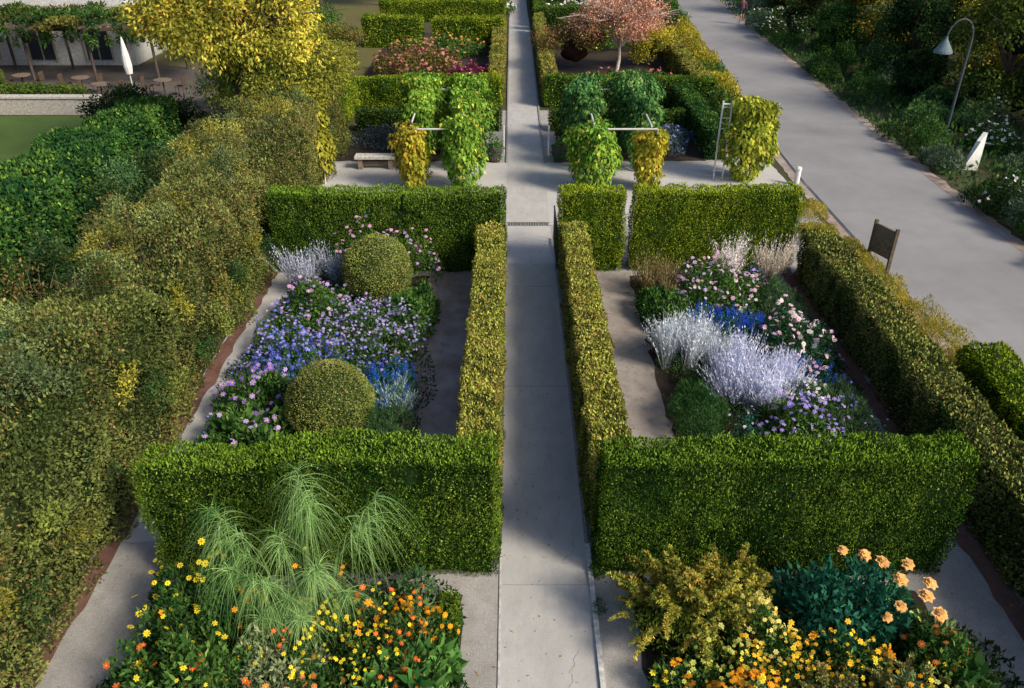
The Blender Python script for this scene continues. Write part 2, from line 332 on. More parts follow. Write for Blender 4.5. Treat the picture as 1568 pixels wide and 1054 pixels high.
LY=[(9.7,-10),(9.7,20),(9.75,25.6),(10,31),(11,42.6),(12.2,60),(13.2,75),(15,95)]
RY=[(14.0,-10),(14.0,20),(14.2,26.3),(14.5,33),(15,44),(15.8,60),(16.9,75),(19,95)]
strip('asphalt_road',LY,RY,.008,G_asph)
rg=np.random.default_rng(3)
def dens(P,step=.3):
    o=[]
    for (a,b) in zip(P[:-1],P[1:]):
        n=max(1,int(math.hypot(b[0]-a[0],b[1]-a[1])/step))
        for i in range(n): o.append((a[0]+(b[0]-a[0])*i/n,a[1]+(b[1]-a[1])*i/n))
    return o+[P[-1]]
E=dens(RY);strip('road_shoulder',[(x-.03-.06*rg.random(),y) for x,y in E],[(x+.25+.16*rg.random(),y) for x,y in E],.014,G_dirt)
E=dens(LY);strip('road_shoulder',[(x-.32-.08*rg.random(),y) for x,y in E],[(x-.02,y) for x,y in E],.014,G_dirt)
B=MB()
for a,b in zip(LY[:-1],LY[1:]): B.tube([(a[0],a[1],.02),(b[0],b[1],.02)],.045,(.52,.52,.52),4)
B.make('road_kerb',MT)
sheet('branch_path',[(16,52),(15.2,60),(19,90),(24,90)],.01,G_asph)
# ------------------------------------------------------------------ clipped hedges
TH=dict(size=.043,dens=3500,amp=.085,r=.09,up=1.2,W=.38,lump=1.5,thick=.1,wave=.06,cs=1.1)
H('thuja_hedge',-5.2,-3.35,8.35,9.0,2.0,THU,seed=1,sprout=1500,**TH)
H('thuja_hedge',-3.38,-.2,8.35,9.05,2.1,THU,seed=31,sprout=1500,**TH)
H('thuja_hedge',1.25,6.35,8.35,9.05,2.12,THU,seed=2,sprout=1700,**TH)
TH.update(dens=2200,size=.05)
H('thuja_hedge',-6.1,-.2,18.7,19.4,2.1,THU,seed=3,sprout=700,notch=[(-2.75,.05,.3)],**TH)
H('thuja_hedge',1.2,2.85,18.7,19.4,2.1,THB,seed=4,sprout=700,**TH)
H('thuja_hedge',3.05,7.25,18.75,19.4,2.12,THB,seed=5,sprout=700,**TH)
H('box_hedge',-.86,-.2,9.15,18.6,1.42,GOLD,.045,2400,.08,.07,.5,.5,1.6,6,wave=.06,sprout=500,sh=.15,cs=2.2)
H('box_hedge',1.22,1.86,9.15,18.6,1.42,GOLD,.045,2400,.08,.07,.5,.5,1.6,7,wave=.06,sprout=500,sh=.15,cs=2.2)
H('beech_hedge',7.25,8.1,3,18.6,1.25,BEE,.055,1600,.10,.1,.4,.55,1.4,8,wave=.1,sprout=300,sh=.15)
B,_=hedge('x',-8.2,-6.2,4.5,30,2.75,MIX,.06,1500,.34,.45,.3,.5,.8,9,thick=.3,sprout=90,wave=.4,cs=.8)
for i in range(46):
    y=5+i*.55+rng.normal()*.2;clump(B,(rng.uniform(-8.1,-6.7),y,2.5+rng.random()*.4),(.55,.55,.5),1400,.058,[MIX,((.05,.08,.03),(.21,.25,.08)),((.04,.065,.03),(.15,.20,.08)),((.08,.09,.02),(.29,.27,.05))][rng.integers(4)],core=0,K=8)
for i in range(20):
    y=5.5+i*.75;clump(B,(-6.2,y,rng.uniform(.4,2.1)),(.3,.5,.5),700,.06,[((.05,.08,.02),(.20,.24,.05)),((.09,.10,.02),(.30,.28,.04)),DRK][i%3],core=0,K=6)
n=500;P=np.stack([rng.uniform(-8.2,-6.4,n),rng.uniform(5,29,n),rng.uniform(2.6,3.0,n)],1);B.blades(P,rng.normal(0,.3,(n,3))+[0,0,1],.45,.012,.05,np.array((.13,.10,.06)),3,1)
B.make('tall_mixed_hedge',MH)
H('laurel_hedge',-13.4,-11.4,10,27.5,2.3,LAU,.11,600,.22,.25,.3,.6,.9,10,thick=.2,wave=.2)
B=MB()
for i in range(16): clump(B,(rng.uniform(-10.9,-8.9),9+i*1.15,rng.uniform(.7,1.5)),(.9,.8,.9),1700,.09,[DRK,FEA,MIX][i%3],core=0,K=9)
B.make('mixed_shrubbery',MH)
H('clipped_hedge',8.7,9.65,8.5,13.4,1.1,THB,.06,1400,.12,.25,.5,.5,1.5,11,wave=.1)
for i,a in enumerate(((-6.2,-.45,31.6,32.1,.85,THD),(1.5,6.8,31.6,32.1,.85,THD),(-7.4,-.5,35.3,36.2,1.2,THB),(1.45,8.9,35.3,36.2,1.2,THU),(-7.4,-6.7,28,35.2,1.1,THB),(7,7.7,28,35.2,1.1,LAU))):
    H('parterre_hedge',*a,.08,800,.09,.08,seed=12+i,wave=.08)
for i,a in enumerate(((-1.05,-.45,36.3,54,1.1,GOLD),(1.4,2.0,36.3,54,1.1,GOLD),(8.2,8.9,36.3,54,1.1,GOLD),(-8.7,-5.3,49,50.5,1.6,THB),(-4.6,-.5,49,50.2,1.6,THB),(-10.8,-8.2,38,44,1.3,GOLD),(1.4,9.5,54.5,55.5,1.4,THD),(-9,-.5,58,59.5,1.4,THB),(-1.2,-.5,60,74,1.2,THD),(1.5,2.2,56,74,1.2,THD),(-9,-.5,68,69.5,1.5,THB),(2.2,10,66,67.5,1.5,THD))):
    H('parterre_hedge',*a,.1,480,.11,.12,seed=18+i,wave=.1)
BALL=((.05,.085,.02),(.22,.26,.06),(.28,.24,.08),.14)
ball('topiary_ball',(-3.25,11.7,.8),.77,BALL,24000,.033,1)
ball('topiary_ball',(-3.2,17.1,.85),.82,BALL,20000,.038,2)
# ------------------------------------------------------------------ left flower bed
LIL=(.48,.34,.74);PNK=(.68,.34,.60);BLU=(.13,.17,.70);DBL=(.03,.11,.58);WHT=(.78,.77,.78);PAL=(.66,.56,.78);VIO=(.30,.18,.64)
def mixed(name,x0,x1,y0,y1,N,pals,cols,h=(.3,.65),size=.07,fr=.03,avoid=()):
    B=MB();i=0
    while i<N:
        r=rng.uniform(.16,.34);x,y=rng.uniform(x0,x1),rng.uniform(y0,y1)
        i+=1
        if any(math.hypot(x-a,y-b)<d for a,b,d in avoid): continue
        plant('',(x,y),(r,r),rng.uniform(*h),pals[rng.integers(len(pals))],330,size*rng.uniform(.7,1.4),int(rng.integers(0,15)),fr*rng.uniform(.8,1.4),cols[rng.integers(len(cols))],B=B,W=rng.uniform(.2,.5))
    B.make(name,MT)
plumes('silver_grass',(-4.7,17.8),(.8,.55),1.1,SILV,650)
plant('pink_aster',(-3.2,18.1),(1.4,.5),1.25,GRN,3500,.08,130,.05,PNK,fc2=LIL)
plant('pink_aster',(-4.5,16.2),(.8,.7),.9,GRN,4000,.08,80,.05,(.66,.40,.68),fc2=LIL)
plant('lilac_catmint',(-3.1,15.0),(1.25,1.3),.75,FEA,5000,.06,600,.034,(.28,.26,.66),fc2=(.44,.36,.72),pet=5)
plant('leafy_perennial',(-2.35,16.2),(.6,1.2),.6,GRN,3200,.13)
spikes('blue_salvia',(-4.4,13.6),(1.1,.8),.6,BLUG,3500,BLU,190,.18)
plant('blue_aster',(-4.2,13.9),(1.4,.9),.66,GRN,4000,.07,400,.036,(.26,.28,.76),pet=5,fc2=(.15,.18,.68))
spikes('deep_blue_delphinium',(-2.6,13.0),(.8,.8),.5,BLUG,3500,DBL,150,.18)
plumes('silver_artemisia',(-2.2,12.6),(.4,.45),.6,((.18,.27,.25),(.36,.48,.46)),350)
plant('violet_daisy',(-4.75,12.4),(.75,.9),.85,GRN,3800,.09,85,.06,LIL,fc2=VIO)
plant('leafy_perennial',(-4.6,11.0),(.95,1.0),.9,GRN,4200,.14,36,.055,LIL)
plant('feathery_fennel',(-2.3,11.3),(.6,.9),.65,FEA,6000,.09,W=.12,up=1)
plant('leafy_perennial',(-3.5,10.2),(1.6,.8),.5,DRK,4000,.1)
plant('groundcover',(-3.8,14.5),(1.85,4.4),.32,DRK,14000,.08)
plant('violet_aster',(-5.0,15.0),(.55,1.6),.65,GRN,3500,.07,190,.038,BLU,fc2=LIL)
mixed('mixed_perennials',-5.3,-2.3,10.5,18.2,60,(GRN,FEA,BLUG,DRK,GRN),(LIL,BLU,VIO,BLU,PAL,LIL))
# right flower bed
plumes('bronze_grass',(3.7,17.6),(.75,.6),1.0,((.16,.13,.05),(.38,.30,.17)),700,base=(.08,.09,.03))
plant('pink_phlox',(4.9,16.8),(1.0,.9),.95,GRN,4500,.08,180,.05,(.66,.40,.62),fc2=PAL)
plumes('pampas_plume',(5.3,17.8),(.3,.3),1.35,((.55,.50,.48),(.82,.77,.75)),320,K=5,lean=.12)
plumes('pampas_plume',(6.3,18.0),(.3,.25),1.45,((.55,.49,.42),(.84,.77,.66)),320,K=5,lean=.12)
spikes('deep_blue_delphinium',(4.75,15.1),(1.0,.7),.6,BLUG,4000,DBL,250,.2)
SW=((.42,.47,.52),(.80,.82,.88));SL=((.42,.45,.58),(.76,.78,.92))
plumes('silver_artemisia',(3.75,14.2),(.75,.8),1.1,SW,1300,lean=.2,K=14)
plumes('silver_artemisia',(4.75,12.9),(1.0,.85),1.0,SL,1900,lean=.22,K=17)
plant('pink_rose',(5.95,14.3),(.75,1.0),.95,((.012,.05,.025),(.05,.12,.045)),5500,.08,100,.065,(.76,.48,.66),fc2=(.74,.64,.70),pet=8)
plant('feathery_fennel',(6.2,16.3),(.55,.9),.75,FEA,6000,.09,W=.12,up=1)
plant('leafy_perennial',(3.5,16.2),(.6,.9),.6,GRN,3500,.1)
plant('feathery_fennel',(3.5,12.1),(.6,.9),.75,((.02,.07,.02),(.07,.15,.045)),7000,.09,W=.12,up=1)
plant('violet_aster',(5.3,11.7),(.8,.6),.65,GRN,4500,.07,130,.045,(.33,.26,.74))
plant('white_gaura',(5.7,12.5),(.5,.45),.6,FEA,3000,.06,110,.03,WHT,pet=4)
plant('feathery_fennel',(6.15,12.2),(.6,1.0),.6,FEA,7000,.09,W=.12,up=1)
spikes('deep_blue_delphinium',(5.8,13.3),(.55,.5),.5,BLUG,2000,DBL,110,.18)
plant('groundcover',(4.8,14.3),(2.0,4.4),.35,DRK,15000,.08)
plant('leafy_perennial',(5.0,10.5),(1.5,.8),.5,GRN,4500,.1)
mixed('mixed_perennials',3.2,6.5,10.8,18,60,(GRN,FEA,BLUG,GRN),(LIL,BLU,PAL,WHT,DBL,BLU),avoid=((3.75,14.2,.8),(4.75,12.9,1.0),(4.7,12.2,.8),(3.7,13.6,.7)))
# ------------------------------------------------------------------ front-left bed
YF=(.86,.68,.04);ORG=(.86,.34,.02);RED=(.75,.14,.03);PEA=(.92,.52,.18)
plant('groundcover',(-2.8,6.1),(2.4,2.2),.42,DRK,15000,.09)
plant('yellow_daisy',(-4.2,7.35),(.7,.7),1.2,((.015,.055,.015),(.06,.13,.03)),5500,.08,55,.045,YF,pet=8,cen=(.3,.15,.02))
plant('leafy_shrub',(-3.9,6.3),(.9,.8),.8,GRN,5000,.11,18,.04,YF)
plant('sage_shrub',(-3.0,6.5),(.6,.5),.75,((.10,.15,.06),(.28,.33,.18)),3800,.09)
plant('yellow_tickseed',(-2.0,6.8),(.7,.6),.8,GRN,3500,.06,170,.03,YF)
plant('orange_marigold',(-1.35,7.15),(.55,.5),.65,GRN,2500,.06,110,.04,(.88,.38,.02),pet=8)
plant('broadleaf_plant',(-1.3,6.4),(.55,.5),.6,((.03,.11,.025),(.13,.26,.06)),900,.24,W=.4)
plant('orange_zinnia',(-2.5,6.0),(.9,.5),.65,GRN,3500,.08,34,.055,(.85,.28,.08),pet=9)
plant('yellow_tickseed',(-1.5,5.7),(.7,.5),.6,GRN,3000,.06,200,.03,YF)
mixed('mixed_annuals',-4.7,-1.0,5.4,7.8,60,(GRN,GRN,FEA,DRK,((.05,.10,.035),(.17,.25,.10))),(YF,YF,ORG,RED),(.4,.9),.09,.035)
H('box_shrub',-.98,-.72,7.1,7.75,.4,THU,.04,3500,.02,.05,seed=40)
B=MB();PP=((.10,.21,.06),(.30,.47,.17))
for (tx,ty,tz,n) in ((-2.75,7.95,2.4,190),(-2.6,7.9,2.1,160),(-3.85,7.6,2.05,170),(-3.75,7.5,1.7,160),(-1.75,7.95,2.0,100),(-1.85,7.85,1.7,80),(-2.5,7.3,1.35,200),(-3.3,7.2,1.2,200),(-2.1,7.2,1.0,160),(-3.1,7.7,1.55,160),(-2.9,7.1,.95,180),(-3.6,7.2,1.4,150),(-2.7,6.9,.8,140),(-3.2,6.9,.85,140)):
    b=(-2.8+(tx+2.8)*.25,7.5,0);m=(b[0]+(tx-b[0])*.3,(b[1]+ty)/2,tz*.65)
    B.tube([b,m,(tx,ty,tz)],[.016,.012,.006],(.12,.20,.06),6)
    t=rng.random(n)*.8;T=np.array([tx,ty,tz])+(np.array(m)-np.array([tx,ty,tz]))*t[:,None]+rng.normal(0,.015,(n,3))
    D=nrm(rng.normal(0,.30,(n,3))+np.array([(tx+2.8)*.25,-.1,.22]))
    B.blades(T,D,.72*(1-.3*t),.0075,1.2,colmix(T,PP,5,1),7,0)
B.make('papyrus_plant',MT)
# front-right bed
plant('groundcover',(3.8,6.1),(2.3,2.2),.42,DRK,15000,.09)
def feathery(name,c,r,h,pal,tufts=70,per=90,L=.2):
    B=MB();d=sph(tufts,True);T=np.array([c[0],c[1],h*.32])+d*np.array([r[0],r[1],h*.55])*rng.uniform(.5,1.05,(tufts,1))
    for t,dd in zip(T,d):
        ax=nrm(dd*.7+np.array([0,0,.6])+rng.normal(0,.3,3));k=rng.random(per);l=L*rng.uniform(.7,1.3);br=rng.uniform(.65,1.25)
        P=t+ax*(k*l*1.4)[:,None]-np.array([0,0,1])*(k*k*l*.7)[:,None];D=nrm(ax+rng.normal(0,.7,(per,3)))
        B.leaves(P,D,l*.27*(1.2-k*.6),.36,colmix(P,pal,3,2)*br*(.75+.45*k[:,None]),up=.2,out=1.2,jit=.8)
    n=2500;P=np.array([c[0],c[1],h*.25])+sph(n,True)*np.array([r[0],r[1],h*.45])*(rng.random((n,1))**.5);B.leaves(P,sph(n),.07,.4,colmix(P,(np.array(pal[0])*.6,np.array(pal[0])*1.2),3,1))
    return B.make(name,MT)
CON=((.15,.20,.03),(.48,.45,.09),(.58,.36,.08),.12)
feathery('golden_conifer',(2.3,7.3),(.85,.6),1.3,CON,130,190,.27)
feathery('golden_conifer',(2.95,7.6),(.45,.4),1.25,CON,50,160,.24)
CO2=((.13,.18,.05),(.38,.38,.13),(.5,.34,.12),.12)
feathery('golden_conifer',(3.9,5.9),(.55,.5),.8,CO2,70,140,.2)
feathery('golden_conifer',(4.9,5.95),(.65,.5),.8,CO2,80,140,.2)
plant('peach_dahlia',(4.45,7.35),(.95,.65),1.15,((.01,.065,.04),(.04,.17,.10)),3000,.12)
B=MB();P=np.array([[5.0,7.25,1.15],[5.3,7.1,1.02],[4.85,7.5,1.2],[5.4,7.25,1.08],[4.65,7.6,1.22],[4.95,7.0,.92],[5.2,7.5,1.15],[4.4,7.7,1.2],[5.45,6.95,.85],[4.75,6.9,.85]]);stems(B,P)
for k in range(6): B.flowers(P+[0,0,.012*k],.095-.011*k,np.array(PEA)*(1-.05*k),None,7,.10+.04*k,2,fat=1.25)
B.make('peach_dahlia_blooms',MT)
plant('yellow_tickseed',(3.2,6.9),(.5,.5),.7,GRN,3000,.06,120,.034,(.82,.72,.2))
plant('golden_coneflower',(3.7,6.5),(1.1,.5),.62,GRN,3500,.06,280,.036,(.86,.53,.04))
plant('orange_marigold',(2.7,5.95),(.7,.5),.55,GRN,2500,.06,280,.038,(.88,.33,.02),pet=8)
plant('lime_zinnia',(2.6,6.5),(.65,.45),.6,GRN,3000,.07,90,.036,(.55,.62,.14))
plant('red_zinnia',(5.4,6.6),(.5,.5),.7,GRN,2800,.09,20,.05,(.75,.2,.05),pet=9)
plant('broadleaf_plant',(5.4,6.0),(.5,.6),.6,GRN,900,.2)
mixed('mixed_annuals',1.9,5.6,5.4,7.9,60,(GRN,GRN,FEA,((.05,.10,.035),(.17,.25,.10))),(YF,ORG,ORG,YF,(.6,.65,.2)),(.35,.75),.08,.035,avoid=((2.3,7.3,.5),(4.4,7.4,.6)))
B=MB()
for i in range(34):
    x,y=[(1.24,rng.uniform(7.5,19)),(-.22,rng.uniform(9,19)),(1.3,rng.uniform(8,9.2)),(-5.5,rng.uniform(10,18))][i%4];dome(B,(x,y),(.09,.16),.12,160,.04,GRN)
B.make('path_edge_weeds',MT)
for i,(x,y,h,r) in enumerate(((9.0,19.6,.5,.5),(8.9,18.3,.6,.5),(8.95,17.0,.7,.55),(9.05,15.8,.75,.6),(9.1,14.5,.8,.65),(9.3,13.7,.5,.45),(8.6,20.8,.4,.6),(8.9,22.6,.5,.5))):
    plant('golden_fennel',(x,y),(r,r*1.4),h,OLV,4500,.08,W=.15,up=.8)
# ------------------------------------------------------------------ arbors
def column(B,c,h,pal,r=.42,n=2600,size=.13):
    z=rng.random(n)**.65*h;a=rng.uniform(0,6.28,n);P=np.stack([np.cos(a),np.sin(a),0*a],1)
    prof=r*(.40+.85*np.sin(np.clip(z/h,0,1)*2.7+.12))*(.5+1.0*fb(np.stack([np.cos(a)*1.2,np.sin(a)*1.2,z*1.5],1)+np.array([c[0],c[1],0]),1.5,4))
    Q=np.array([c[0],c[1],0])+P*prof[:,None];Q[:,2]+=z;Q-=P*(rng.random(n)**2*.15)[:,None]
    N=nrm(P+np.array([0,0,.5]));B.leaves(Q,N,size,.7,colmix(Q,pal,1.4,int(abs(c[0])*7)),up=-.9,out=.35,jit=.35,droop=.3)
    coreball(B,(c[0],c[1],h*.55),(r*.5,r*.5,h*.42),np.array(pal[0])*.5,.1)
def arbor(name,x0,x1,y0,y1,hs,pals,rs):
    B=MB();W=(.58,.58,.58)
    for i,(x,y) in enumerate(((x0,y0),(x1,y0),(x0,y1),(x1,y1))):
        B.tube([(x+.18,y-.1,0),(x+.18,y-.1,2.0)],.03,W,8,3);column(B,(x,y),hs[i],pals[i],rs[i],int(5200*rs[i]),.12)
        clump(B,(x,y,hs[i]*.86),(rs[i]*1.05,rs[i]*1.1,.42),1300,.12,pals[i],.7,up=-.7,K=7,core=.5,spread=.5,hang=.3)
    B.tube([(x0,y0-.1,2.0),(x1+.15,y0-.1,2.0)],.03,W,8,3);B.tube([(x0,y1,2.2),(x1,y1,2.2)],.03,W,8,3)
    for x in (x0,x1): B.tube([(x,y0,2.05),(x,y1,2.2)],.03,W,8,3)
    for x,p in ((x0,pals[2]),(x1,pals[3])):
        for t in (.45,.75):
            ym=y0+(y1-y0)*t;column(B,(x,ym),2.2,p,.38,1200,.12);clump(B,(x+rng.normal()*.1,ym,2.15),(.42,.6,.3),900,.12,p,.7,up=-.7,K=7,core=.4,spread=.45,hang=.3)
        B.tube([(x,y0+(y1-y0)*.5,0),(x,y0+(y1-y0)*.5,2.1)],.03,W,8,3)
    return B.make(name,MT)
arbor('vine_arbor',-3.2,-1.6,25.0,29.3,(1.9,2.3,2.7,2.7),(YEL,VINE,VINE,VINE),(.42,.55,.72,.62))
arbor('vine_arbor',2.6,4.4,25.0,29.3,(1.95,1.8,2.6,2.7),(VINE,YEL,VGRN,VGRN),(.60,.38,.62,.74))
CV=((.13,.19,.02),(.38,.40,.05),(.48,.4,.06),.12)
B=MB()
B.tube([(7.9,26,0),(7.9,26,2.4)],.04,(.6,.6,.6),8,3);column(B,(7.8,26),2.6,CV,.65,3600);clump(B,(7.8,26,2.3),(.7,.6,.45),1800,.13,CV,.7,up=-.7,K=7,core=.4,spread=.5,hang=.3)
for x in (6.8,7.1): B.tube([(x,26,0),(x,26,2.6)],.03,(.6,.6,.6),8,3)
for k in range(7): B.tube([(6.8,26,.3+k*.35),(7.1,26,.3+k*.35)],.015,(.6,.6,.6),6,3)
B.tube([(6.8,26,2.5),(7.9,26,2.5)],.03,(.6,.6,.6),8,3);B.make('vine_trellis',MT)
B=MB();B.tube([(-6.9,25.5,0),(-6.9,25.5,2.3)],.04,(.6,.6,.6),8,3);B.tube([(-6.2,25.5,0),(-6.2,25.5,2.3)],.03,(.6,.6,.6),8,3);B.tube([(-6.9,25.5,2.3),(-6.2,25.5,2.3)],.03,(.6,.6,.6),8,3)
AG=((.12,.14,.02),(.34,.32,.04));column(B,(-6.75,25.6),2.7,AG,.7,4200);clump(B,(-6.9,25.8,2.6),(.9,.8,.6),2500,.12,AG,.6,up=-.5,K=9,core=.4);B.make('vine_trellis',MT)
B=MB();B.box(-5.45,-4.05,26.9,27.35,.38,.47,(.62,.60,.57));B.box(-5.35,-5.2,26.95,27.3,0,.38,(.32,.24,.18));B.box(-4.3,-4.15,26.95,27.3,0,.38,(.32,.24,.18));B.box(-5.2,-4.3,27.1,27.15,.1,.25,(.3,.22,.17));B.make('garden_bench',MT)
for x in (-.62,1.7):
    B=MB();B.lathe((x,27.9,0),[(.0,0),(.2,0),(.26,.35),(.3,.5),(.32,.52),(.32,.56),(.27,.56),(.25,.5),(0,.5)],(.10,.09,.085));dome(B,(x,27.9),(.3,.3),.9,700,.1,VGRN);B.make('planter_pot',MT)
for x in (-.3,1.32):
    B=MB();B.tube([(x,28.6,0),(x,28.6,1.1)],.03,(.7,.7,.7),8,3);B.tube([(x,28.6,.02),(x+(-.25 if x<0 else .12),28.55,.02)],.03,(.7,.7,.7),8,3);B.make('gate_post',MT)
for x in (-.18,1.17):
    B=MB()
    for k in range(9): B.tube([(x,18.9+k*.24,.05),(x,18.9+k*.24,1.0)],.012,(.06,.06,.06),6,3)
    B.box(x-.02,x+.02,18.88,20.85,.98,1.03,(.07,.07,.07));B.box(x-.02,x+.02,18.88,20.85,.1,.14,(.07,.07,.07));B.make('iron_gate',MT)
B=MB();B.lathe((9.42,25.4,0),[(.09,0),(.09,.5),(.1,.52),(.1,.58),(.06,.62),(0,.63)],(.75,.75,.75),m=3);B.make('bollard',MT)
B=MB()
def post(x,y): B.box(x-.04,x+.04,y-.04,y+.04,0,1.2,(.14,.11,.08))
a=-1.2
for s in (-1,1): post(9.6+s*.36*math.cos(a),19.05+s*.36*math.sin(a))
B.box(9.25,9.95,19.03,19.08,.35,1.12,(.20,.16,.12),rot=a,piv=(9.6,19.05));B.box(9.3,9.9,19.083,19.09,.42,1.05,(.35,.33,.28),rot=a,piv=(9.6,19.05));B.make('information_sign',MT)
B=MB();Q=[];K=10
def ring(t):
    a=t*.9-.2;w=.24*(1-.25*t);d=.07;cx=15.95+.12*t;cy=27
    return [np.array([cx+sx*w*math.cos(a)-sy*d*math.sin(a),cy+sx*w*math.sin(a)+sy*d*math.cos(a),t*1.15+(.12*sx*t)]) for sx,sy in ((-1,-1),(1,-1),(1,1),(-1,1))]
for i in range(K):
    A,C=ring(i/K),ring((i+1)/K)
    for j in range(4): Q.append([A[j],A[(j+1)%4],C[(j+1)%4],C[j]])
Q.append(ring(1));B.quads(np.array(Q),np.array((.82,.82,.80)),3);B.make('white_stone_sculpture',MT)
B=MB();S=(.07,.085,.10);B.lathe((16.2,29.6,0),[(.16,0),(.16,.1),(.09,.2),(.07,.6),(.05,.65),(.045,3.9)],S,12,3)
arc=[(16.2-.45+.45*math.cos(a),29.6,3.9+.62*math.sin(a)) for a in np.linspace(0,math.pi,12)];B.tube(arc,.032,S,8,3)
B.lathe((15.3,29.6,3.4),[(.05,.55),(.06,.46),(.11,.38),(.18,.27),(.30,.08),(.32,0),(.29,0),(.14,.22),(0,.25)],(.13,.18,.21),18,3);B.lathe((15.3,29.6,3.4),[(0,0),(.08,.05),(.1,.15),(.05,.22)],(.7,.7,.65),12,3);B.make('street_lamp',MT)
# ------------------------------------------------------------------ trees
GT=((.15,.18,.03),(.48,.44,.06),(.58,.38,.06),.12)
tree('golden_autumn_tree',(-9.4,27.5,0),7,(3.1,2.6,2.8),(-9.1,27.2,5.0),GT,42000,.12,90,seed=3,spread=.19)
tree('green_tree',(-9.2,29,0),6,(2.3,2,2.0),(-7.7,27.6,3.0),((.08,.11,.02),(.28,.28,.04)),18000,.11,40,seed=5,spread=.23)
tree('red_maple_tree',(5.4,42.6,0),3.6,(2.4,2,1.6),(5.5,42.6,2.4),((.28,.11,.08),(.60,.33,.23),(.66,.44,.30),.3),15000,.10,70,trunk=.11,bark=(.6,.5,.43),limbs=18,twigs=6,seed=6,spread=.23)
B=MB();clump(B,(3.2,43,1.0),(1.8,1.6,1.3),7000,.12,((.07,.03,.02),(.22,.10,.06),(.2,.18,.04),.3));B.make('purple_smoke_bush',MT)
B=MB();clump(B,(7.5,44,1.0),(1.3,1.6,1.1),5000,.12,YEL);B.make('golden_shrub',MT)
plant('crimson_flower_bed',(-4.6,42),(2.3,3.0),1.1,((.06,.05,.02),(.15,.14,.03)),9000,.14,260,.09,(.40,.09,.13),fc2=(.48,.22,.2))
plant('crimson_flower_bed',(-2.0,39.5),(1.2,2.2),.8,((.06,.02,.03),(.16,.04,.07)),5000,.12,130,.08,(.30,.04,.15))
plant('mixed_perennials',(-4,46.8),(3,1.5),.9,GRN,6000,.14,200,.08,(.55,.3,.1))
plant('white_flower_bed',(-3.5,62.5),(3.5,3),1.1,GRN,8000,.16,500,.12,WHT)
plant('white_flower_bed',(5.5,60),(3.5,3),1.0,GRN,8000,.16,300,.12,WHT)
plant('mixed_perennials',(5.5,50),(3,3),.9,GRN,8000,.14,150,.09,YF)
plant('dark_perennials',(5.2,38.5),(3,1.8),.7,GRN,7000,.14,100,.08,(.5,.1,.15))
plant('lavender_bed',(-3.8,30.3),(2.4,1.5),.45,((.06,.09,.09),(.14,.18,.18)),5000,.09)
plant('lavender_bed',(5.7,30.0),(1.2,1.8),.5,((.05,.09,.10),(.13,.17,.2)),5000,.09,80,.05,(.15,.2,.6))
plant('lavender_bed',(3,30.8),(1.4,.7),.4,DRK,3000,.09)
for (x,y,h,p) in ((9.4,38,.9,OLV),(9.9,42,1.1,YEL),(10,46,1.0,OLV),(10.4,51,1.2,YEL),(10.8,56,1.1,GRN),(9.2,30.5,.8,OLV),(9,34,.9,GRN),(11.3,62,1.2,GRN),(11.8,68,1.3,GRN),(9.3,36,1.2,YEL),(9.8,40,.9,GRN)):
    plant('roadside_shrub',(x,y),(.75,2.2),h,p,3500,.12)
# ------------------------------------------------------------------ right bank
B=MB();n=60000;P=np.stack([rng.uniform(14.35,40,n),rng.uniform(12,80,n),np.zeros(n)],1);k=P[:,0]>14.3+np.clip(P[:,1]-30,0,99)*.05;P=P[k];P[:,2]=.1+.35*fb(P,.8,4)*rng.random(len(P));B.leaves(P,np.tile([0,0,1.],(len(P),1)),.2,.4,colmix(P,GRN,.6,3),up=.6);B.make('bank_groundcover',MT)
r2=np.random.default_rng(11)
GG=((.05,.09,.05),(.15,.20,.13))
for i in range(70):
    y=14+i*.82+r2.normal()*.4;x=14.3+max(0,y-30)*.05+r2.uniform(.5,5.5);h=r2.uniform(.5,1.3)
    p=[GRN,FEA,LAU,GG,((.05,.12,.04),(.16,.28,.08)),DRK][r2.integers(6)];wf=r2.random()<.25
    plant('bank_shrub',(x,y),(r2.uniform(.6,1.2),r2.uniform(.7,1.3)),h,p,2600,.11,50 if wf else 0,.06,WHT)
AU=((.05,.06,.01),(.22,.20,.03),(.38,.28,.04),.25)
for i,(x,y,h,p) in enumerate(((21.5,27,4.5,DRK),(20,33,5.5,((.02,.045,.012),(.09,.12,.02))),(23.5,37,7,AU),(19.3,40,4.5,DRK),(24.5,30,6.5,AU),(21,46,6,AU),(26,43,7,YEL),(18.8,53,4,DRK),(19.8,61,5,AU),(24,60,7,YEL),(19.5,70,6,AU),(28,52,8,YEL),(27,24,6,DRK),(25,70,8,YEL),(18,47,2.6,GRN),(17.8,36,2.2,DRK))):
    tree('bank_tree',(x,y,0),h,(h*.42,h*.40,h*.38),(x,y,h*.62),p,12000,.15,50,seed=20+i,spread=.24,core=.35,skirt=h*.22)
# ------------------------------------------------------------------ top-left: house, terrace
rect('terrace_paving',-34,-12,34.6,44,.006,groundmat('terrace',(.10,.085,.08),(.14,.12,.11),(.07,.06,.05)))
rect('lawn',-40,-13.6,18,34,.006,G_lawn)
B=MB();B.box(-30,-17.6,34.2,34.55,0,.68,(.46,.42,.38));B.box(-30.1,-17.5,34.15,34.6,.68,.76,(.55,.51,.47));B.make('garden_wall',MT)
B=MB();B.box(-36,-20,44.2,52,0,4.4,(.68,.68,.66))
for k in range(5):
    x=-34.5+k*3.0;B.box(x,x+1.3,44.12,44.22,.3,2.3,(.04,.05,.06),3);B.box(x-.08,x,44.08,44.2,.25,2.4,(.5,.42,.33));B.box(x+1.3,x+1.38,44.08,44.2,.25,2.4,(.5,.42,.33));B.box(x-.08,x+1.38,44.08,44.2,2.3,2.42,(.5,.42,.33));B.box(x+.62,x+.68,44.09,44.2,.3,2.3,(.5,.42,.33))
